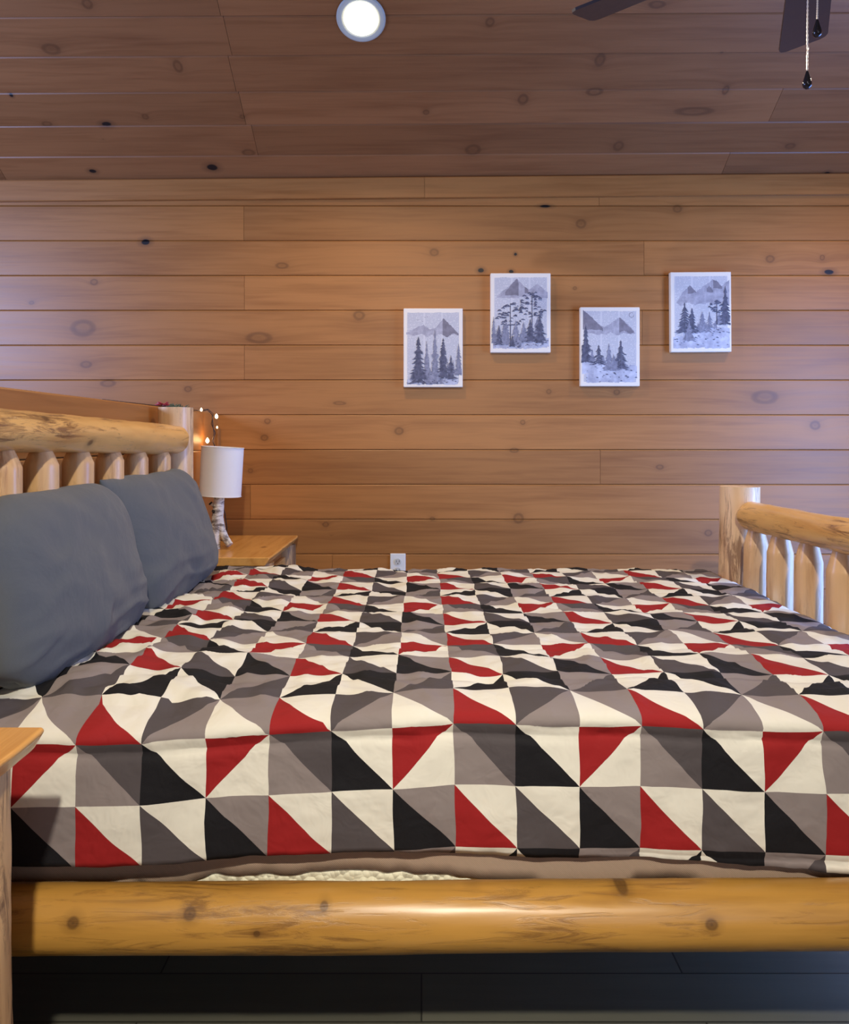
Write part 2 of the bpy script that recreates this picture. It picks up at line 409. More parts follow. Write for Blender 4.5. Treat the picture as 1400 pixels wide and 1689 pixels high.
# half wall behind the headboard
HWX, HWZ = -1.0, EYE+.125
he = [z for z in we if z < HWZ-.03] + [HWZ]
hw = boards('wall_half', -.6, WALL_Y, he, {len(he)-2: [3.3], len(he)-3: [3.35]}, M_pine, Matrix.Translation((HWX, 0, 0)) @ Matrix.Rotation(pi/2, 4, 'Z'), 31, .02, .12)
b = MB(); b.box(HWX, HWX+.014, WALL_Y-.05, WALL_Y-.002, 0, EYE+.05); o = b.build('trim_2', M_pine, bevel=.003); o['kind'] = 'structure'
b = MB(); b.box(HWX+.02, XR, WALL_Y-.014, WALL_Y-.001, 0, .09); o = b.build('baseboard_back', M_pine, bevel=.003); o['kind'] = 'structure'

# ------------------------------------------------------------------ logs
def log_geo(L, r0, r1, seed=0, taper0=0, taper1=0, neck=.4, facets=0, bend=0, n=40, rough=.05):
    """log along local +z from 0 to L. taper*: length of the coned or domed end"""
    steps = max(16, int(L/.02)); v = []; f = []
    zs = sorted(set([i*L/steps for i in range(steps+1)] + ([taper0*.5, taper0] if taper0 else []) + ([L-taper1, L-taper1*.5] if taper1 else [])))
    for z in zs:
        t = z/L; r = r0+(r1-r0)*t
        if taper0 and z < taper0: r *= neck+(1-neck)*(z/taper0)**.9
        if taper1 and L-z < taper1: r *= neck+(1-neck)*((L-z)/taper1)**.9
        bx = bend*sin(pi*t)
        for k in range(n):
            a = 2*pi*k/n
            rr = r*(1+rough*noise.noise(Vector((cos(a)*1.1+seed*7.3, sin(a)*1.1, z*3)))+rough*.35*noise.noise(Vector((cos(a)*3+seed*3.1, sin(a)*3, z*14))))
            if facets:
                fa = (a+seed) % (2*pi/facets)-pi/facets
                rr *= .5+.5*cos(pi/facets)/cos(fa)+.01
            v.append((bx+rr*cos(a), rr*sin(a), z))
    for i in range(len(zs)-1):
        for k in range(n):
            q = i*n+k; w = i*n+(k+1) % n; f.append((q, w, w+n, q+n))
    f.append(tuple(range(n-1, -1, -1))); f.append(tuple((len(zs)-1)*n+k for k in range(n)))
    return v, f
def log(name, p0, p1, r0, r1, mat, parent, **kw):
    p0 = Vector(p0); p1 = Vector(p1); L = (p1-p0).length
    v, f = log_geo(L, r0, r1, **kw)
    q = (p1-p0).to_track_quat('Z', 'Y').to_matrix().to_4x4()
    o = me_obj(name, v, f, mat, parent, Matrix.Translation(p0) @ q, smooth=True)
    o.data.set_sharp_from_angle(angle=radians(50))
    return o

# ------------------------------------------------------------------ the log bed
HX, FX = -.917, 1.188
Y0, Y1 = 1.37, 2.92
bed = thing('log_bed', (0.13, 2.14, 0), 'peeled log bed frame with spindled headboard and footboard', 'bed')
for y, s in ((Y0, 1), (Y1, 2)):
    log('headboard_post', (HX, y, 0), (HX, y, EYE+.117), .070, .063, M_log, bed, seed=s, rough=.04)
    log('footboard_post', (FX-.006, y, 0), (FX, y, EYE-.177), .078, .071, M_log, bed, seed=s+4, rough=.05)
log('headboard_rail', (HX+.022, Y0+.03, EYE+.024), (HX+.024, Y1-.035, EYE-.004), .046, .052, M_rail, bed, seed=3, taper0=.06, taper1=.06, neck=.55, rough=.1, bend=-.004)
log('headboard_lower_rail', (HX, Y0+.03, EYE-.62), (HX, Y1-.03, EYE-.62), .05, .05, M_rail, bed, seed=9)
for k, y in enumerate([1.50, 1.683, 1.852, 2.048, 2.259, 2.46, 2.681]):
    log('headboard_spindle', (HX+.017, y, EYE-.60), (HX+.017, y, EYE-.012), .039, .039, M_spin, bed, seed=k+11, taper1=.05, taper0=.05, neck=.42, facets=9 if k % 2 else 11, rough=.03)
log('footboard_rail', (FX, Y0+.03, EYE-.262), (FX+.002, Y1-.03, EYE-.280), .047, .053, M_rail, bed, seed=15, taper0=.05, taper1=.07, neck=.5, rough=.10)
log('footboard_lower_rail', (FX, Y0+.03, EYE-.93), (FX, Y1-.03, EYE-.93), .05, .05, M_rail, bed, seed=16)
for k in range(7):
    y = 2.786-.191*k
    log('footboard_spindle', (FX-.004, y, EYE-.92), (FX+.004, y, EYE-.292), .044, .042, M_spin, bed, seed=k+21, taper1=.085, taper0=.05, neck=.42, facets=7, rough=.05)
log('side_rail', (HX+.02, 1.418, EYE-.871), (FX-.02, 1.418, EYE-.858), .058, .0575, M_siderail, bed, seed=31, taper0=.05, taper1=.05, neck=.6, rough=.035)
log('side_rail', (HX+.02, 2.915, EYE-.871), (FX-.02, 2.915, EYE-.865), .056, .058, M_siderail, bed, seed=32, taper0=.05, taper1=.05, neck=.6, rough=.035)
for y in (1.474, 2.846):  # unseen boards added to stop light leaking past the rails onto the floor
    b = MB(); b.box(HX+.07, FX-.075, y, y+.024, EYE-.935, EYE-.897); b.build('light_stop_board', M_pine, bed)
for k in range(7):
    x = HX+.2+k*.29; b = MB(); b.box(x, x+.09, 1.47, 2.87, EYE-.915, EYE-.895); b.build('slat', M_pine, bed)

# ------------------------------------------------------------------ mattress, blanket
def rbox(x0, x1, y0, y1, z0, z1, r, name, mat, parent=None):
    b = MB(); b.box(x0, x1, y0, y1, z0, z1); o = b.build(name, mat, parent)
    bv = o.modifiers.new('b', 'BEVEL'); bv.width = r; bv.segments = 5; smooth_angle(o); return o
mat_o = rbox(-.84, 1.095, 1.484, 2.855, EYE-.89, EYE-.555, .04, 'mattress', M_waffle)
tag(mat_o, 'white waffle-textured mattress showing in a strip above the side rail', 'mattress')

hemt = [(-1500,1475),(215,1472),(222,1457),(236,1457),(244,1466),(300,1462),(330,1448),(352,1440),(395,1445),(432,1440),(480,1444),(520,1437),(560,1434),(600,1433),(640,1438),(660,1436),(700,1442),(732,1439),(760,1446),(800,1450),(880,1453),(900,1466),(1030,1466),(1045,1450),(1085,1449),(1102,1446),(1145,1452),(1165,1466),(3000,1480)]
BD = 1.479
v = []; f = []; nx = 300; prof_n = 26
for i in range(nx+1):
    x = -.845+1.95*i/nx
    zh = (VPY-lerp_table(hemt, VPX+x*F/BD))/F*BD
    zh += .003*noise.noise(Vector((x*40, 0, 0)))
    for j in range(prof_n+1):
        t = j/prof_n
        if t < .4: y, z = 2.85-(2.85-BD-.04)*t/.4, -.545
        elif t < .55:
            a = (t-.4)/.15*pi/2; y, z = BD+.04-.04*sin(a), -.585+.04*cos(a)
        else:
            u = (t-.55)/.45; y, z = BD-.002*noise.noise(Vector((x*6, u*2, 3))), -.585+(zh+.585)*u
        v.append((x, y, EYE+z))
for i in range(nx):
    for j in range(prof_n):
        a = i*(prof_n+1)+j; f.append((a, a+1, a+prof_n+2, a+prof_n+1))
bl = me_obj('blanket', v, f, M_tan, smooth=True)
so = bl.modifiers.new('s', 'SOLIDIFY'); so.thickness = .003; so.offset = -1
tag(bl, 'tan blanket hanging below the patchwork comforter, its uneven hem above the side rail', 'blanket')

# ------------------------------------------------------------------ comforter
S = .115
def sag(x): return lerp_table([(-.9,.022),(-.5,.024),(-.3,.015),(.06,0),(.4,.004),(.8,.018),(1.2,.02)], x)
def bulge(x): return lerp_table([(-.9,.045),(-.6,.04),(-.35,.018),(-.1,.004),(.1,0),(1.2,0)], x)
def hemV(x): return lerp_table([(-.9,2.94),(-.65,2.96),(-.3,2.98),(-.05,3.03),(.06,3.12),(.3,3.17),(.5,3.23),(.8,3.32),(1.2,3.35)], x)
QN = Vector
def comforter_point(x, w, ww=None):
    L = S; zt = -.514; d1 = 1.470; a_ = .094; b_ = .014
    top = 1.56; far = 3.005
    if w <= 0:
        d = top-w
        if d <= far: z = zt; nz = 1; ny = 0
        else:
            e = d-far
            if e < .12: ang = e/.12*pi/2; d = far+.06*sin(ang); z = zt-.09*(1-cos(ang)); nz = cos(ang); ny = sin(ang)
            else: d = far+.06; z = zt-.09-(e-.12); nz = 0; ny = 1
    elif w < L:
        t = w/L*pi/2; d = top-a_*sin(t)**.92; z = zt-b_*(1-cos(t)); nz = cos(t); ny = -sin(t)
    else: d = d1; z = zt-b_-(w-L); nz = 0; ny = -1
    k = sstep(-.18, L, w)
    d -= bulge(x)*k; z -= sag(x)*k
    P = Vector((x, d, 0)); V = w/S
    # rumpled cloth
    topw = 1-sstep(-.02, .06, w)
    h = .0075*noise.noise(Vector((x*5.5+3, w*5.5, 1)))+.006*noise.noise(Vector((x*11, w*9+7, 2)))+.0034*noise.noise(Vector((x*24, w*15, 5)))
    rr = 1-abs(noise.noise(Vector((x*7+w*3.2+9, w*15-x*2, 8)))*2); h += .006*max(0, rr)**3
    fold = .006*noise.noise(Vector((x*6, w*2+2, 11)))+.0035*noise.noise(Vector((x*13+w*6, w*7, 13)))
    rough = 1+.9*sstep(-.25, -.75, x)
    n_ = h*topw*rough+(1-topw)*(fold+.3*h)
    # puff between quilting lines, crease at the lines
    qv = (V-1.2+19.5) % 1.95; dq = min(qv, 1.95-qv)*S
    n_ += -.006*math.exp(-(dq/.007)**2)*(1+.4*noise.noise(Vector((x*20, V, 1))))+.004*(sin(pi*qv/1.95))
    y = d+ny*n_; z += nz*n_
    # crown of the mattress, the foot end tucked down and the pillow end rising a little
    z -= .13*sstep(1.06, 1.2, x)**1.6*(nz if w < 0 else 0)
    xx = x
    if w < 0: z += .014*math.exp(-((x+.62)/.16)**2)
    return Vector((xx, y, EYE+z))
nx, ny_ = 262, 236
v = []; f = []; uv = []
x0, x1 = -.875, 1.125
wmin = -(3.005-1.56)-.12-.16
for i in range(nx+1):
    x = x0+(x1-x0)*i/nx
    wm = hemV(x)*S+.002*noise.noise(Vector((x*30, 1, 1)))
    for j in range(ny_+1):
        w = wmin+(wm-wmin)*j/ny_
        v.append(comforter_point(x, w))
        jx = .006*noise.noise(Vector((x*4, w*4, 20)))+.0025*noise.noise(Vector((x*13, w*13, 23))); jy = .004*noise.noise(Vector((x*4, w*5, 30)))
        uv.append(((x+jx-.0625)/S, (w+jy)/S))
for i in range(nx):
    for j in range(ny_):
        a = i*(ny_+1)+j; f.append((a, a+1, a+ny_+2, a+ny_+1))
WHT, GRY, DKG, BLK, RED = srgb(222, 219, 206), srgb(134, 124, 122), srgb(78, 72, 74), srgb(17, 17, 22), srgb(146, 26, 28)
cells = [('\\', RED, WHT), ('/', DKG, GRY), ('\\', WHT, GRY),
         ('\\', GRY, DKG), ('\\', BLK, WHT), ('/', RED, WHT),
         ('\\', RED, WHT), ('\\', DKG, WHT), ('\\', BLK, GRY),
         ('/', WHT, BLK), ('\\', WHT, BLK), ('/', GRY, DKG)]
m = NT('patchwork_print'); u = m.coord('UV'); sp = m.n('ShaderNodeSeparateXYZ'); m.put(sp.inputs[0], u)
U, V = sp.outputs[0], sp.outputs[1]
colm = m.math('FLOORED_MODULO', m.math('FLOOR', U), 3.0); rowm = m.math('FLOORED_MODULO', m.math('FLOOR', V), 4.0)
idx = m.math('DIVIDE', m.math('ADD', m.math('MULTIPLY_ADD', rowm, 3.0, colm), .5), 12.0)
fa = m.math('FRACT', U); fb = m.math('FRACT', V)
A = m.ramp(idx, [(i/12, c[1]) for i, c in enumerate(cells)], True)
B = m.ramp(idx, [(i/12, c[2]) for i, c in enumerate(cells)], True)
T = m.ramp(idx, [(i/12, 1.0 if c[0] == '/' else 0.0) for i, c in enumerate(cells)], True)
back = m.math('GREATER_THAN', fb, fa); slash = m.math('LESS_THAN', m.math('ADD', fa, fb), 1.0)
mask = m.math('ADD', m.math('MULTIPLY', T, slash), m.math('MULTIPLY', m.math('SUBTRACT', 1.0, T), back))
colr = m.mix(mask, B, A)
nn = m.noise(m.coord(), 8, 3, .5, .5); n3 = m.noise(m.coord(), 22, 2, .5, .8); wv_ = m.noise(m.coord(), 700, 1)
m.setp(Base_Color=m.mix(m.math('MULTIPLY', wv_, .03), colr, (.3, .28, .27)), Roughness=.78); m.b.inputs['Specular IOR Level'].default_value = .2
m.bump(m.math('ADD', nn, m.math('MULTIPLY', n3, .3)), .42, .022)
cf = me_obj('comforter', v, f, m.mat, smooth=True, uvs=uv)
so = cf.modifiers.new('s', 'SOLIDIFY'); so.thickness = .010; so.offset = 1
tag(cf, 'patchwork comforter of red, white, grey and black triangles spread over the bed', 'comforter')

# ------------------------------------------------------------------ pillows
def pillow(name, ctr, hw_, hh, th, tilt, yaw, roll, seed, label, ear=False):
    n = 56; v = []; f = []
    def g(u, w_, side):
        eu = (1-abs(u)**2.6); ev = (1-abs(w_)**2.6)
        t = th*(max(eu, 0)*max(ev, 0))**.47
        pin = 1-.07*(abs(u)**3*(1-abs(w_)**2)) ; pin2 = 1-.06*(abs(w_)**3*(1-abs(u)**2))
        y = u*hw_*pin; z = w_*hh*pin2
        cp = .22 if not (ear and u < 0 and w_ > 0) else .02
        if u > 0 and w_ > 0: cp = .27
        y *= 1-cp*abs(w_)**4*abs(u)**2; z *= 1-cp*abs(u)**4*abs(w_)**2
        ed = max(eu, 0)*max(ev, 0)
        wr = .010*noise.noise(Vector((u*1.7+seed, w_*1.7, side)))+.003*noise.noise(Vector((u*5+seed, w_*4+u*2, side*2)))
        rr = 1-abs(noise.noise(Vector((u*1.3+w_*.8+seed, w_*3.2-u*.9, 3+side))))*3; wr += .008*max(0, rr)**2*sstep(.2, -.7, w_)
        x = side*(t+wr*min(1, ed*3))
        lift = .012*noise.noise(Vector((u*2.5+seed*2, w_*2.5, 4)))
        # slump toward the bottom
        x += side*(.022*(1-w_)*.5+.006*noise.noise(Vector((u*3.5+w_*2.2, w_*1.3+seed, 9)))+.005*max(0, 1-abs(noise.noise(Vector((u*2.4-w_*1.6+seed, u+w_*1.2, 17))))*5))*ed; z += lift
        return (x, y, z)
    for side in (1, -1):
        b0 = len(v)
        for i in range(n+1):
            for j in range(n+1):
                u = sin((i/n*2-1)*pi/2); w_ = sin((j/n*2-1)*pi/2)
                v.append(g(u, w_, side))
        for i in range(n):
            for j in range(n):
                a = b0+i*(n+1)+j; q = (a, a+n+1, a+n+2, a+1)
                f.append(q if side > 0 else q[::-1])
    M = Matrix.Translation(ctr) @ Matrix.Rotation(yaw, 4, 'Z') @ Matrix.Rotation(tilt, 4, 'Y') @ Matrix.Rotation(roll, 4, 'X')
    o = me_obj(name, v, f, M_pillow, None, M, smooth=True)
    bm = bmesh.new(); bm.from_mesh(o.data); bmesh.ops.remove_doubles(bm, verts=bm.verts, dist=.0006); bm.to_mesh(o.data); bm.free()
    o.data.polygons.foreach_set('use_smooth', [True]*len(o.data.polygons))
    tag(o, label, 'pillow', 'pillows against the headboard')
    return o, M
p1, M1 = pillow('pillow', (-.838, 1.85, EYE-.318), .385, .215, .085, radians(-11), radians(0), 0, 1.3, 'dark grey pillow nearer the viewer, leaning on the headboard')
p2, M2 = pillow('pillow', (-.826, 2.52, EYE-.308), .36, .215, .078, radians(-13), radians(-3), radians(2), 5.7, 'dark grey pillow behind the nearer one, beside the headboard post', True)

# ------------------------------------------------------------------ nightstands
def slab(x0, x1, y0, y1, z0, z1, seed, flip):
    """table slab; its +x edge is a live edge, chamfered underneath"""
    n = 40; v = []; f = []
    rows = []
    for i in range(n+1):
        y = y0+(y1-y0)*i/n
        wv = .010*noise.noise(Vector((y*5, seed, 0)))+.004*noise.noise(Vector((y*17, seed, 2)))
        e = min(i, n-i)/n
        pull = -.005*max(0, 1-e*10)**2
        xt = x1-.002+wv*.6+pull; xb = x1-.022+wv+pull
        rows.append([(x0, y, z0), (x0, y, z1), (xt-.004, y, z1), (xt, y, z1-.005), (xb, y, z0)])
    for r in rows: v += r
    for i in range(n):
        for k in range(5):
            a = i*5+k; b_ = i*5+(k+1) % 5; f.append((a, b_, b_+5, a+5))
    f.append((4,3,2,1,0)); f.append(tuple(n*5+k for k in range(5)))
    return v, f
def nightstand(y0, y1, ztop, near, label):
    ex = -.580 if near else -.593
    t = thing('nightstand', (-.79, (y0+y1)/2, 0), label, 'nightstand', 'log nightstands either side of the bed')
    v, f = slab(-.985, ex, y0, y1, 0, .034, y0, near)
    # slab local z must run along the grain (world y)
    R = Matrix.Rotation(-pi/2, 4, 'X')
    inv = R.inverted()
    o = me_obj('tabletop', [inv @ Vector(p) for p in v], f, M_slab, t, Matrix.Translation((0, 0, ztop-.034)) @ R)
    bv = o.modifiers.new('b', 'BEVEL'); bv.width = .004; bv.segments = 3; bv.limit_method = 'ANGLE'
    zt = ztop-.034
    for k, (x, y) in enumerate([(-.648, y0+.085), (-.648, y1-.085), (-.925, y0+.085), (-.925, y1-.085)]):
        log('leg', (x, y, 0), (x-.004, y, zt+.001), .058, .052, M_bark if k < 2 else M_log, t, seed=k+40+y0, rough=.12)
    b = MB(); b.box(-.97, -.655, y0+.10, y1-.10, .24, zt); b.build('body', M_pine, t, bevel=.004)
    for z0 in (.26, .48):
        b = MB(); b.box(-.654, -.634, y0+.15, y1-.15, z0, z0+.20); d = b.build('drawer', M_slab, t, bevel=.005)
        b = MB(); b.lathe([(.008, 0), (.007, .012), (.016, .02), (.014, .03), (.004, .034)], 20, mt=Matrix.Translation((-.635, (y0+y1)/2, z0+.1)) @ Matrix.Rotation(pi/2, 4, 'Y'))
        k = b.build('knob', M_bark, d, smooth=True)
    return t
nightstand(.60, 1.212, EYE-.446, True, 'varnished log nightstand in the near left corner of the view')
nightstand(3.085, 3.80, EYE-.468, False, 'varnished log nightstand under the birch lamp by the back wall')
NZ = EYE-.468

# ------------------------------------------------------------------ lamp
lx, ly = -.858, 3.335
lamp = thing('table_lamp', (lx, ly, NZ), 'white drum shade table lamp with a birch branch base', 'lamp')
m = NT('birch_bark'); co = m.coord()
n1 = m.noise(m.map(co, (14, 14, 40)), 1.6, 5, .7, .6); n2 = m.noise(m.map(co, (20, 20, 26)), 1.4, 2)
m.setp(Base_Color=m.mix(m.ramp(m.math('ADD', m.math('MULTIPLY', n1, .6), m.math('MULTIPLY', n2, .45)), [(.49, 0), (.60, .85)]), srgb(226, 222, 214), srgb(78, 62, 54)), Roughness=.7)
m.bump(n1, .4, .004); M_birch = m.mat
b = MB()
def lp(px, py, d=3.335): return at(px, py, d)
b.tube([lp(362, 800), lp(361, 830), lp(358, 862), lp(355, 885), lp(354, 906)], [.0215, .0225, .0245, .0225, .0225], 22)
b.tube([lp(362, 855), lp(366, 875), lp(372, 888, 3.33), lp(379, 899, 3.32)], [.017, .016, .0155, .015], 16)
b.tube([lp(357, 862), lp(351, 878, 3.38), lp(344, 893, 3.44)], [.015, .014, .014], 14)
b.tube([lp(357, 838), lp(349, 831)], [.007, .008], 10)
st = b.build('branch_stem', M_birch, lamp, smooth=True); smooth_angle(st)
b = MB(); b.tube([lp(346.5, 829.5), lp(348, 831)], .0085, 12); b.tube([lp(352, 842, 3.315), lp(354, 845, 3.322)], .0085, 12); b.build('dark_knot', plain('dark_knot', (.02, .014, .012), .8), lamp)
Rt = Matrix.Translation(lp(363, 818)) @ Matrix.Rotation(radians(3), 4, 'Y')
H = .209; r = .0885
b = MB(); n = 56; v = []; f = []
for z, rr in ((0, r+.0), (0, r-.002), (H, r-.001), (H, r+.001)):
    pass
prof = [(r*.985, 0), (r, H), (r-.0025, H), (r*.985-.0025, 0)]
for rr, z in prof:
    for k in range(n): v.append((rr*cos(2*pi*k/n), rr*sin(2*pi*k/n), z))
for i in range(4):
    for k in range(n):
        a = i*n+k; b2 = i*n+(k+1) % n; j = (i+1) % 4
        f.append((a, b2, j*n+(k+1) % n, j*n+k))
m = NT('lamp_shade_linen'); w_ = m.noise(m.map(m.coord(), (60, 60, 400)), 6, 2)
m.setp(Base_Color=m.mix(m.math('MULTIPLY', w_, .3), srgb(240, 238, 235), srgb(215, 212, 208)), Roughness=.85); m.b.inputs['Transmission Weight'].default_value = 0
m.bump(w_, .15, .001); M_shade = m.mat
sh = me_obj('lamp_shade', v, f, M_shade, lamp, Rt, smooth=True); sh.data.set_sharp_from_angle(angle=radians(40))
for z in (0.001, H-.001):
    b = MB(); b.tube([((r*(.985 if z < .1 else 1)+.0008)*cos(a*pi/16), (r*(.985 if z < .1 else 1)+.0008)*sin(a*pi/16), z) for a in range(33)], .0017, 6)
    b.build('shade_trim', M_white, sh, Rt, smooth=True)
b = MB(); b.tube([Rt @ Vector((0, 0, -.03)), Rt @ Vector((0, 0, .05))], .012, 14); b.tube([Rt @ Vector((-r, 0, H-.02)), Rt @ Vector((r, 0, H-.02))], .0015, 6); b.tube([Rt @ Vector((0, 0, .05)), Rt @ Vector((0, 0, H-.02))], .0015, 6)
b.build('socket', plain('brass', srgb(170, 140, 90), .35, 1), lamp)
b = MB(); b.lathe([(.008, 0), (.014, .02), (.026, .05), (.028, .065), (.02, .085), (.004, .095)], 20, mt=Rt @ Matrix.Translation((0, 0, .05))); b.build('bulb', M_white, lamp, smooth=True)
b = MB(); b.tube([lp(366, 830, 3.36), lp(371, 848, 3.38), lp(374, 870, 3.40), lp(374, 893, 3.42), lp(366, 892, 3.5), lp(352, 880, 3.7)], .0022, 8)
b.build('cord', plain('black_cord', (.015, .015, .015), .5), lamp, smooth=True)

# ------------------------------------------------------------------ string lights and garland on the half wall ledge
M_wire = plain('brown_wire', (.03, .015, .01), .5)
sl = thing('string_lights', (-.995, 3.4, HWZ), 'dark wire of tiny warm bulbs hanging off the ledge behind the lamp', 'string lights')
b = MB()
wire = [Vector((-1.06, 2.6, HWZ+.006)), Vector((-1.05, 3.0, HWZ+.006)), at(332, 678, 3.52), at(342, 676, 3.56), at(350, 684, 3.57), at(351, 700, 3.57), at(353, 715, 3.57), at(350, 728, 3.57), at(356, 738, 3.56), at(358, 760, 3.56)]
wire = [Vector((max(p.x, -.985) if i > 2 else p.x, p.y, p.z)) for i, p in enumerate(wire)]
b.tube(wire, .0022, 7); w2 = [p+Vector((.008*sin(i*2.2), .004, .003)) for i, p in enumerate(wire)]; b.tube(w2[2:], .0018, 7)
b.build('wire', M_wire, sl, smooth=True)
m = NT('warm_bulb'); m.setp(Base_Color=(1, .7, .4, 1)); m.b.inputs['Emission Color'].default_value = (1, .72, .42, 1); m.b.inputs['Emission Strength'].default_value = 9; M_bulb = m.mat
for px, py, d, rr in [(332, 676, 3.5, .0055), (357, 687, 3.57, .0075), (358, 705, 3.57, .004), (342, 727, 3.58, .0085)]:
    p = at(px, py, d); p.x = max(p.x, -.985)
    b = MB(); b.lathe([(.3*rr, -1.3*rr), (.9*rr, -.6*rr), (rr, 0), (.7*rr, .9*rr), (.1*rr, 1.7*rr)], 14, mt=Matrix.Translation(p))
    b.build('tiny_bulb', M_bulb, sl, smooth=True)
gl = bpy.data.lights.new('bulb_glow', 'POINT'); gl.energy = .35; gl.color = (1, .55, .22); gl.shadow_soft_size = .02
go = bpy.data.objects.new('bulb_glow', gl); C.objects.link(go); go.location = (-.955, 3.57, EYE+.0); go.parent = sl; go.matrix_basis = sl.matrix_basis.inverted() @ Matrix.Translation((-.955, 3.57, EYE))
# red berry bow and green sprig
rnd = random.Random(4)
b = MB()
bc = Vector((-1.05, 3.17, HWZ))
for k in range(7):
    a = k*2*pi/7; e = bc+Vector((.03*cos(a), .03*sin(a), .012+.01*(k % 2)))
    s_ = [bc+Vector((0, 0, .004)), (bc+e)/2+Vector((.008*sin(a), -.008*cos(a), .012)), e, (bc+e)/2-Vector((.008*sin(a), -.008*cos(a), -.006))]
    b.add([tuple(p) for p in s_]+[tuple(p+Vector((0, 0, .003))) for p in s_], [(0,1,2,3),(7,6,5,4),(0,4,5,1),(1,5,6,2),(2,6,7,3),(3,7,4,0)])
fo = b.build('fabric_flower', fabric('red_felt', srgb(160, 30, 40)), smooth=True); tag(fo, 'small red fabric flower resting on the ledge behind the headboard post', 'decoration')
b = MB()
for k in range(60):
    y = rnd.uniform(3.24, 3.46); p = Vector((-1.045+rnd.uniform(-.02, .02), y, HWZ+.002)); q = p+Vector((rnd.uniform(-.02, .02), rnd.uniform(-.02, .02), rnd.uniform(.008, .024)))
    b.tube([p, (p+q)/2+Vector((0, 0, .004)), q], [.0015, .0016, .0005], 5)
gs = b.build('evergreen_sprig', plain('needle_green', srgb(70, 88, 60), .7)); tag(gs, 'green needle sprig lying on the ledge next to the string lights', 'greenery')

# ------------------------------------------------------------------ wall pictures
M_canvas = plain('canvas_white', srgb(238, 228, 206), .8)
def page_mat():
    m = NT('old_book_page'); co = m.coord(); sp = m.n('ShaderNodeSeparateXYZ'); m.put(sp.inputs[0], co)
    ln = m.math('GREATER_THAN', m.math('FRACT', m.math('MULTIPLY', sp.outputs[2], 150)), .5)
    nz = m.noise(m.map(co, (130, 1, 150)), 1, 1); cl = m.math('LESS_THAN', m.math('ABSOLUTE', m.math('SUBTRACT', m.math('FRACT', m.math('MULTIPLY_ADD', sp.outputs[0], 11.5, .5)), .5)), .45)
    k = m.math('MULTIPLY', m.math('MULTIPLY', ln, cl), m.math('GREATER_THAN', nz, .42))
    wash = m.noise(co, 9, 4, .6)
    base = m.mix(wash, srgb(220, 216, 208), srgb(196, 194, 192))
    m.setp(Base_Color=m.mix(m.math('MULTIPLY', k, .5), base, srgb(140, 142, 150)), Roughness=.8); return m.mat
M_page = page_mat()
def wash(name, c1, c2, sc=30):
    m = NT(name); n_ = m.noise(m.coord(), sc, 4, .65); m.setp(Base_Color=m.mix(m.ramp(n_, [(.35, 0), (.65, 1)]), c1, c2), Roughness=.8); return m.mat
M_mtn = wash('mountain_wash', srgb(150, 146, 150), srgb(186, 182, 184)); M_mtd = wash('mountain_shadow', srgb(118, 112, 116), srgb(140, 134, 138))
M_tr1 = wash('tree_ink', srgb(72, 72, 84), srgb(106, 106, 120), 60); M_tr2 = wash('tree_faint', srgb(118, 118, 130), srgb(150, 150, 160), 60); M_mist = wash('mist_wash', srgb(160, 160, 170), srgb(206, 208, 214), 14)
PM = [M_page, M_mtn, M_mtd, M_tr2, M_tr1, M_mist]
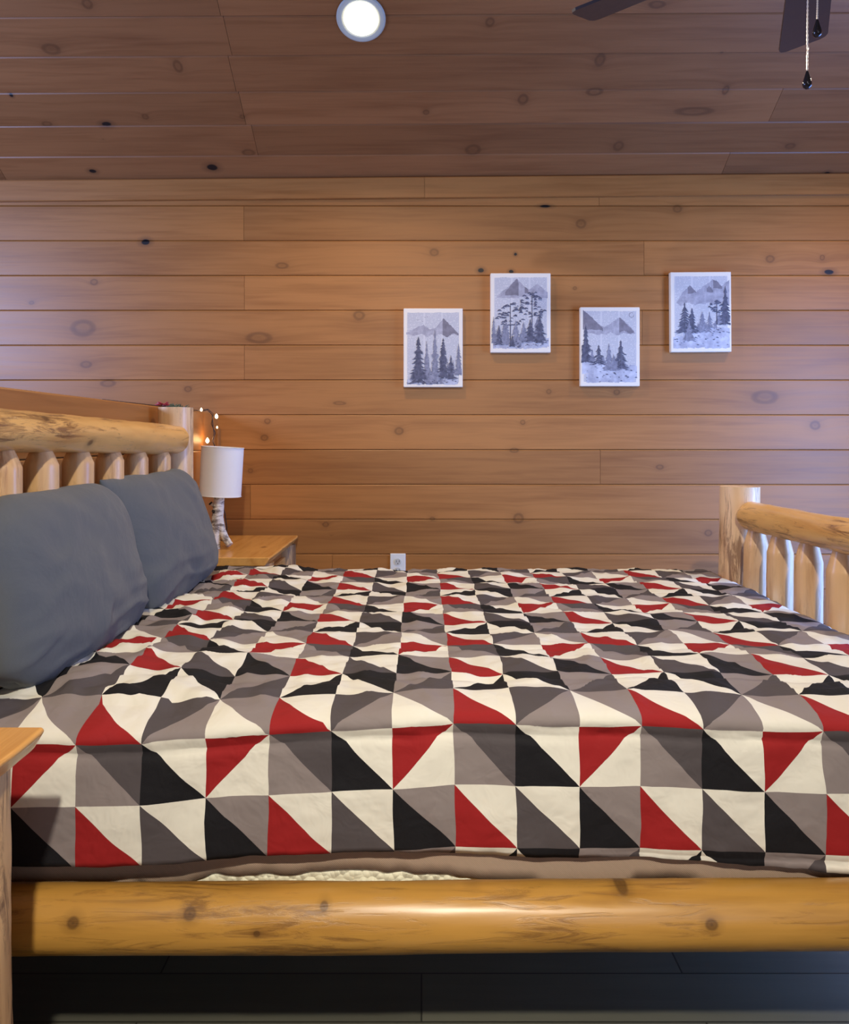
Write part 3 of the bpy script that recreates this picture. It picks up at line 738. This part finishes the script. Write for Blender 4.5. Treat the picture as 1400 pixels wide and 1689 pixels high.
def picture(x0, y0, x1, y1, seed, label, mtns, trees, ground, rim, tilt=0):
    k = WALL_Y/F; D = WALL_Y-.030; kk = D/F
    w = (x1-x0)*kk; h = (y1-y0)*kk; c = at((x0+x1)/2, (y0+y1)/2, D)
    t = thing('wall_picture', (c.x, WALL_Y, c.z), label, 'picture', 'canvas prints on the back wall')
    M = Matrix.Translation((c.x, D, c.z)) @ Matrix.Rotation(tilt, 4, 'Y')
    b = MB(); b.box(-w/2, w/2, 0, .029, -h/2, h/2); b.build('canvas', M_canvas, t, M, bevel=.003)
    b = MB(); rnd = random.Random(seed)
    X = lambda u: (u-.5)*w; Z = lambda q: (.5-q)*h
    lay = [0]
    def poly(pts, mi, base=None):
        lay[0] += 1; y = -.0003-.0000022*lay[0]
        lim = lambda u: min(max(u, .015), .985)
        b.add([(X(lim(u)), y, Z(min(max(q, .02), .985))) for u, q in pts], [tuple(range(len(pts)))], mi)
    def quad(pts, mi): poly(pts, mi)
    # page with deckled edges
    e = rim; n = 14; pts = []
    for i in range(n): pts.append((e+(1-2*e)*i/n, e*.8+.006*rnd.random()))
    for i in range(n): pts.append((1-e+.006*rnd.random(), e*.8+(1-1.8*e)*i/n))
    for i in range(n): pts.append((1-e-(1-2*e)*i/n, 1-e+.012*rnd.random()))
    for i in range(n): pts.append((e-.006*rnd.random(), 1-e-(1-1.8*e)*i/n))
    poly(pts, 0)
    for (mi, pp) in mtns:
        # jagged outline
        out = []
        for (a, c_) in zip(pp, pp[1:]):
            for s_ in range(5):
                f_ = s_/5; out.append((a[0]+(c_[0]-a[0])*f_+rnd.uniform(-.006, .006), a[1]+(c_[1]-a[1])*f_+rnd.uniform(-.006, .006)))
        out.append(pp[-1])
        # strips down to the base line
        base = max(q for u, q in pp)+.02
        for p, q in zip(out, out[1:]): bb = base+.045*noise.noise(Vector((p[0]*9, seed, mi))); poly([p, q, (q[0], max(q[1]+.01, bb)), (p[0], max(p[1]+.01, bb))], mi)
    for (u0, v0, u1, v1) in ground:
        nn_ = 16
        for i in range(nn_):
            a = u0+(u1-u0)*i/nn_; c_ = u0+(u1-u0)*(i+1)/nn_
            poly([(a, v0+rnd.uniform(-.012, .012)), (c_, v0+rnd.uniform(-.012, .012)), (c_, v1+rnd.uniform(-.01, .01)), (a, v1+rnd.uniform(-.01, .01))], 5)
    extra = []
    for (u, top, bot, wd, mi, style) in trees:
        for q_ in range(2):
            hh_ = (bot-top)*rnd.uniform(.3, .6)
            if style != 'crown' or q_: extra.append((min(.95, max(.06, u+rnd.uniform(-.11, .11))), bot-hh_, bot+rnd.uniform(-.03, .01), wd*rnd.uniform(.5, .8), 3, 'pine'))
    if seed == 3:
        for a_ in range(9):
            t0 = a_*.6; t1 = t0+.62; c0 = lambda t, rr: (.86+rr*cos(t), .10+rr*.75*sin(t)); poly([c0(t0, .045), c0(t1, .045), c0(t1, .036), c0(t0, .036)], 2)
    if seed == 1:
        for u_, q_ in ((.24, .15), (.32, .165), (.4, .11), (.36, .115)): poly([(u_-.02, q_-.012), (u_, q_), (u_+.02, q_-.006), (u_, q_+.006)], 2)
    for (u, top, bot, wd, mi, style) in extra + trees:
        wd = wd*1.2
        hgt = bot-top
        poly([(u-.004, top), (u+.004, top), (u+.009, bot), (u-.009, bot)], mi)
        levels = int(hgt*46)+5
        for L in range(levels):
            f_ = L/levels; q = top+hgt*(.03+.95*f_)
            if style == 'pine': ww = wd*(.10+.9*f_)*rnd.uniform(.45, 1.2)
            elif style == 'thin': ww = wd*(.12+.88*f_)*rnd.uniform(.45, 1.1)
            else:
                if f_ > .5 or L % 2: continue
                for c_ in range(7):
                    cu = u+rnd.uniform(-1, 1)*wd*(.35+1.6*f_*(.62-f_)*4); cq = q+rnd.uniform(-.015, .015); rw = rnd.uniform(.018, .045); rh = rnd.uniform(.008, .016)
                    poly([(cu-rw, cq+rh*.6), (cu-rw*.6, cq-rh*.5), (cu, cq-rh), (cu+rw*.7, cq-rh*.4), (cu+rw, cq+rh*.7), (cu+rw*.2, cq+rh*.3)][::-1], mi)
                continue
            for sgn in (-1, 1):
                wq = ww*rnd.uniform(.75, 1.15); dr = .018+.25*wq*(.4 if style != 'crown' else -.2); th_ = hgt/levels*(.95 if style != 'thin' else .5)
                poly([(u, q-th_*.5), (u+sgn*wq*.55, q+dr*.4-th_*.3), (u+sgn*wq, q+dr), (u+sgn*wq*.6, q+dr*.9+th_*.2), (u, q+th_*.9)][::sgn], mi)
    for k_ in range(46):
        (u0, v0, u1, v1) = ground[k_ % len(ground)]
        u = rnd.uniform(u0, u1); q = rnd.uniform(v0, v1); s_ = rnd.uniform(.004, .016)
        poly([(u-s_*1.6, q), (u-s_*.4, q-s_*.6), (u+s_, q-s_*.3), (u+s_*1.3, q+s_*.3), (u, q+s_*.4)], 4 if k_ % 3 else 3)
    o = b.build('painted_scene', None, t, M, mats=PM)
    return t
picture(665.5, 508.5, 763, 638.5, 1, 'leftmost of the four canvas prints, tall firs under a sharp peak', 
  [(1, [(.05,.31),(.2,.25),(.34,.21),(.45,.27),(.55,.24),(.68,.13),(.78,.22),(.93,.32)]), (2, [(.66,.14),(.68,.13),(.8,.22),(.93,.32)])],
  [(.53,.28,.95,.10,3,'pine'),(.39,.42,.95,.08,3,'pine'),(.25,.36,.95,.17,4,'pine'),(.67,.38,.88,.12,4,'pine'),(.8,.6,.9,.10,4,'pine'),(.93,.45,.85,.09,3,'thin'),(.52,.62,.95,.12,3,'pine')],
  [(.06,.9,.92,.965),(.45,.8,.85,.95)], .065)
picture(809, 450.5, 908, 581.5, 2, 'canvas print second from left, snowy peak over round-crowned pines',
  [(1, [(.1,.29),(.25,.2),(.44,.07),(.62,.22),(.78,.13),(.95,.24)]), (2, [(.25,.24),(.36,.13),(.44,.07),(.47,.14),(.42,.26)]), (2, [(.62,.24),(.63,.2),(.57,.17)])],
  [(.33,.38,.9,.2,4,'crown'),(.69,.24,.86,.19,4,'crown'),(.22,.62,.9,.09,3,'pine'),(.42,.6,.9,.1,3,'pine'),(.55,.62,.86,.1,3,'pine'),(.66,.58,.86,.12,4,'pine'),(.82,.5,.88,.12,4,'pine'),(.05,.55,.88,.08,3,'thin'),(.14,.66,.9,.08,4,'pine'),(.36,.78,.92,.06,4,'pine')],
  [(.04,.84,.85,.95),(.5,.82,.97,.93)], .065)
picture(957, 506.5, 1055, 637, 3, 'canvas print second from right, hung low, lone firs on a misty shore',
  [(1, [(.05,.04),(.12,.09),(.25,.18),(.4,.26),(.52,.2),(.65,.13),(.78,.2),(.92,.32)]), (2, [(.05,.04),(.15,.1),(.28,.2),(.38,.27)]), (2, [(.65,.13),(.68,.14),(.78,.22),(.9,.3)])],
  [(.09,.22,.7,.13,4,'pine'),(.31,.48,.72,.13,4,'thin'),(.48,.46,.8,.10,3,'pine'),(.68,.42,.78,.15,4,'thin'),(.56,.6,.8,.08,3,'pine')],
  [(.03,.66,.5,.84),(.3,.74,.95,.9),(.1,.84,.9,.95)], .06)
picture(1106, 448.5, 1206, 580.5, 4, 'rightmost of the four canvas prints, hung high, firs by a lake shore', 
  [(1, [(.1,.38),(.2,.25),(.32,.18),(.42,.25),(.55,.18),(.7,.1),(.84,.18),(.97,.1)]), (2, [(.28,.2),(.32,.17),(.42,.25)]), (2, [(.6,.2),(.64,.17),(.7,.24)]), (2, [(.7,.1),(.75,.11),(.85,.19)])],
  [(.23,.38,.76,.15,4,'thin'),(.35,.45,.76,.13,4,'pine'),(.52,.5,.74,.11,3,'pine'),(.64,.5,.7,.08,3,'thin'),(.76,.36,.66,.12,4,'crown'),(.9,.18,.66,.12,4,'pine'),(.3,.62,.85,.1,3,'pine')],
  [(.2,.7,.97,.82),(.04,.8,.97,.95)], .065, radians(-.4))

# ------------------------------------------------------------------ outlet
oc = at(656, 934, WALL_Y-.008)
ot = thing('wall_outlet', (oc.x, WALL_Y, oc.z), 'white duplex wall outlet just above the far edge of the bed', 'outlet')
b = MB(); b.box(-.038, .038, 0, .007, -.0625, .0625); b.build('cover_plate', M_white, ot, Matrix.Translation((oc.x, WALL_Y-.008, oc.z)), bevel=.003)
for s_ in (.022, -.022):
    Ms = Matrix.Translation((oc.x, WALL_Y-.011, oc.z+s_))
    b = MB(); b.lathe([(.0165, 0), (.0165, .003)], 24, mt=Matrix.Rotation(-pi/2, 4, 'X')); so_ = b.build('socket', plain('socket_ivory', srgb(205, 205, 198), .5), ot, Ms)
    b = MB(); b.box(-.008, -.0055, -.0006, .001, -.002, .008); b.box(.0055, .008, -.0006, .001, -.002, .008); b.box(-.002, .002, -.0006, .001, -.011, -.006)
    b.build('slot', M_dark, so_, Ms)

# ------------------------------------------------------------------ recessed ceiling lights
def can_light(x, y, power, label, target, lcol, spread=pi):
    z = ceil_z(y)
    back_side = y > RIDGE_Y
    nrm = Vector((0, -sin(SLOPE), -cos(SLOPE))) if back_side else Vector((0, sin(SLOPE), -cos(SLOPE)))
    z += -.006*0
    Mq = Matrix.Translation(Vector((x, y, z+(.0045*x/.75 if back_side else 0)))+nrm*.001) @ nrm.to_track_quat('Z', 'Y').to_matrix().to_4x4()
    t = thing('ceiling_light', Mq.translation, label, 'ceiling light', 'recessed lights in the sloping ceiling')
    b = MB()
    n = 48; prof = [(.099, 0), (.099, .003), (.094, .006), (.078, .005), (.070, .002), (.070, 0)]
    b.lathe(prof, n); b.build('trim_ring', plain('light_trim', srgb(176, 178, 168), .5), t, Mq, smooth=False)
    m = NT('led_lens'); m.setp(Base_Color=(1, 1, .95, 1)); m.b.inputs['Emission Color'].default_value = (1, .95, .78, 1); m.b.inputs['Emission Strength'].default_value = 6
    b = MB(); b.lathe([(.069, .003), (.069, .007), (.064, .012), (.044, .016), (.002, .018)], n); b.build('lens', m.mat, t, Mq, smooth=True)
    p = Mq.translation+nrm*.055
    a = area('can_lamp', p, p+nrm if target is None else target, .11, .11, power, lcol, True, spread)
    a.matrix_basis = world_of(t).inverted() @ (Matrix.Translation(p) @ a.rotation_euler.to_matrix().to_4x4()); a.parent = t
    # soft spill grazing the boards around the trim
    return t
yl = 3.145
can_light(-.243, yl, P_CAN_FAR, 'lit round recessed light in the ceiling above the four pictures', None, WARM)
can_light(2.04, yl, P_CAN_FAR, 'lit round recessed light in the ceiling beyond the fan, out to the right', None, WARM)
can_light(.19, -1.18, P_CAN_NEAR, 'lit round recessed light in the ceiling behind the viewer', Vector((.1, 1.35, .5)), (1.0, .92, .78), radians(84))
for ob in list(C.objects):
    if ob.type == 'LIGHT' and ob.name.startswith('can_lamp'): pass

# ------------------------------------------------------------------ ceiling fan
hx, hy, bz = .922, 1.825, EYE+1.208
fan = thing('ceiling_fan', (hx, hy, ceil_z(hy)), 'dark bladed ceiling fan with two beaded pull chains', 'ceiling fan')
M_bronze = plain('dark_bronze', (.035, .025, .02), .35, .8); M_blade = plain('espresso_blade', srgb(40, 30, 30), .35); M_chrome = plain('white_beaded_chain', (.75, .72, .72), .3, .3); M_crystal = plain('smoked_crystal', (.03, .03, .04), .05, .6)
def fpart(b, nm, mat, sm=True, par=None):
    o = b.build(nm, mat, par or fan, Matrix.Identity(4)); 
    if sm: smooth_angle(o)
    return o
T0 = Matrix.Translation((hx, hy, 0))
b = MB(); b.lathe([(.012, bz+.14), (.012, ceil_z(hy)-.03)], 20, mt=T0); fpart(b, 'downrod', M_bronze)
b = MB(); b.lathe([(.02, ceil_z(hy)-.09), (.05, ceil_z(hy)-.06), (.068, ceil_z(hy)-.01), (.068, ceil_z(hy)+.02)], 32, mt=T0); fpart(b, 'canopy', M_bronze)
b = MB(); b.lathe([(.045, bz-.03), (.11, bz-.025), (.13, bz+.01), (.13, bz+.07), (.10, bz+.115), (.03, bz+.15)], 40, mt=T0); fpart(b, 'motor_housing', M_bronze)
b = MB(); b.lathe([(.02, bz-.10), (.042, bz-.092), (.05, bz-.06), (.05, bz-.031)], 32, mt=T0); fpart(b, 'switch_housing', M_bronze)
a0 = math.atan2(.919, .395)
for k in range(5):
    a = a0+k*2*pi/5
    Mb = Matrix.Translation((hx, hy, bz)) @ Matrix.Rotation(a, 4, 'Z') @ Matrix.Rotation(radians(-12), 4, 'X')
    n = 14; R_, r_ = .62, .20; w1, w0 = .068, .055
    out = [(r_, -w0), (R_-.02, -w1), (R_-.006, -w1+.006), (R_, -w1+.02), (R_, w1-.02), (R_-.006, w1-.006), (R_-.02, w1), (r_, w0)]
    v = [(x, y, -.004) for x, y in out]+[(x, y, .004) for x, y in out]; q = len(out)
    f = [tuple(range(q-1, -1, -1)), tuple(range(q, 2*q))]+[(i, (i+1) % q, (i+1) % q+q, i+q) for i in range(q)]
    bl_ = me_obj('blade', v, f, M_blade, fan, Mb)
    b = MB(); b.box(.10, .26, -.018, .018, -.010, -.004); b.box(.22, .30, -.04, .04, -.009, -.004); b.build('blade_iron', M_bronze, bl_, Mb, bevel=.003)
for px, pyb, d, bend in ((1331, 147, 1.79, .0018), (1347.5, 62, 1.79, 0)):
    e = at(px, pyb, d); top = Vector((e.x+.002, d, bz-.08)); ht = .042
    b = MB(); pts = []
    nn_ = 60
    for i in range(nn_+1):
        t_ = i/nn_; z = top.z+(e.z+ht-top.z)*t_
        pts.append(Vector((top.x+(e.x-top.x)*t_+bend*math.exp(-((t_-.82)/.03)**2)*.5, d, z)))
    b.tube(pts, [.0022 if i % 2 else .0013 for i in range(nn_+1)], 8)
    ch = fpart(b, 'pull_chain', M_chrome)
    b = MB(); b.lathe([(.0015, ht), (.003, ht-.003), (.0045, ht-.008), (.0075, ht-.018), (.0105, ht-.030), (.009, ht-.037), (.003, 0)], 24, mt=Matrix.Translation(e))
    o = b.build('pendant', M_crystal, ch, Matrix.Identity(4), smooth=True)
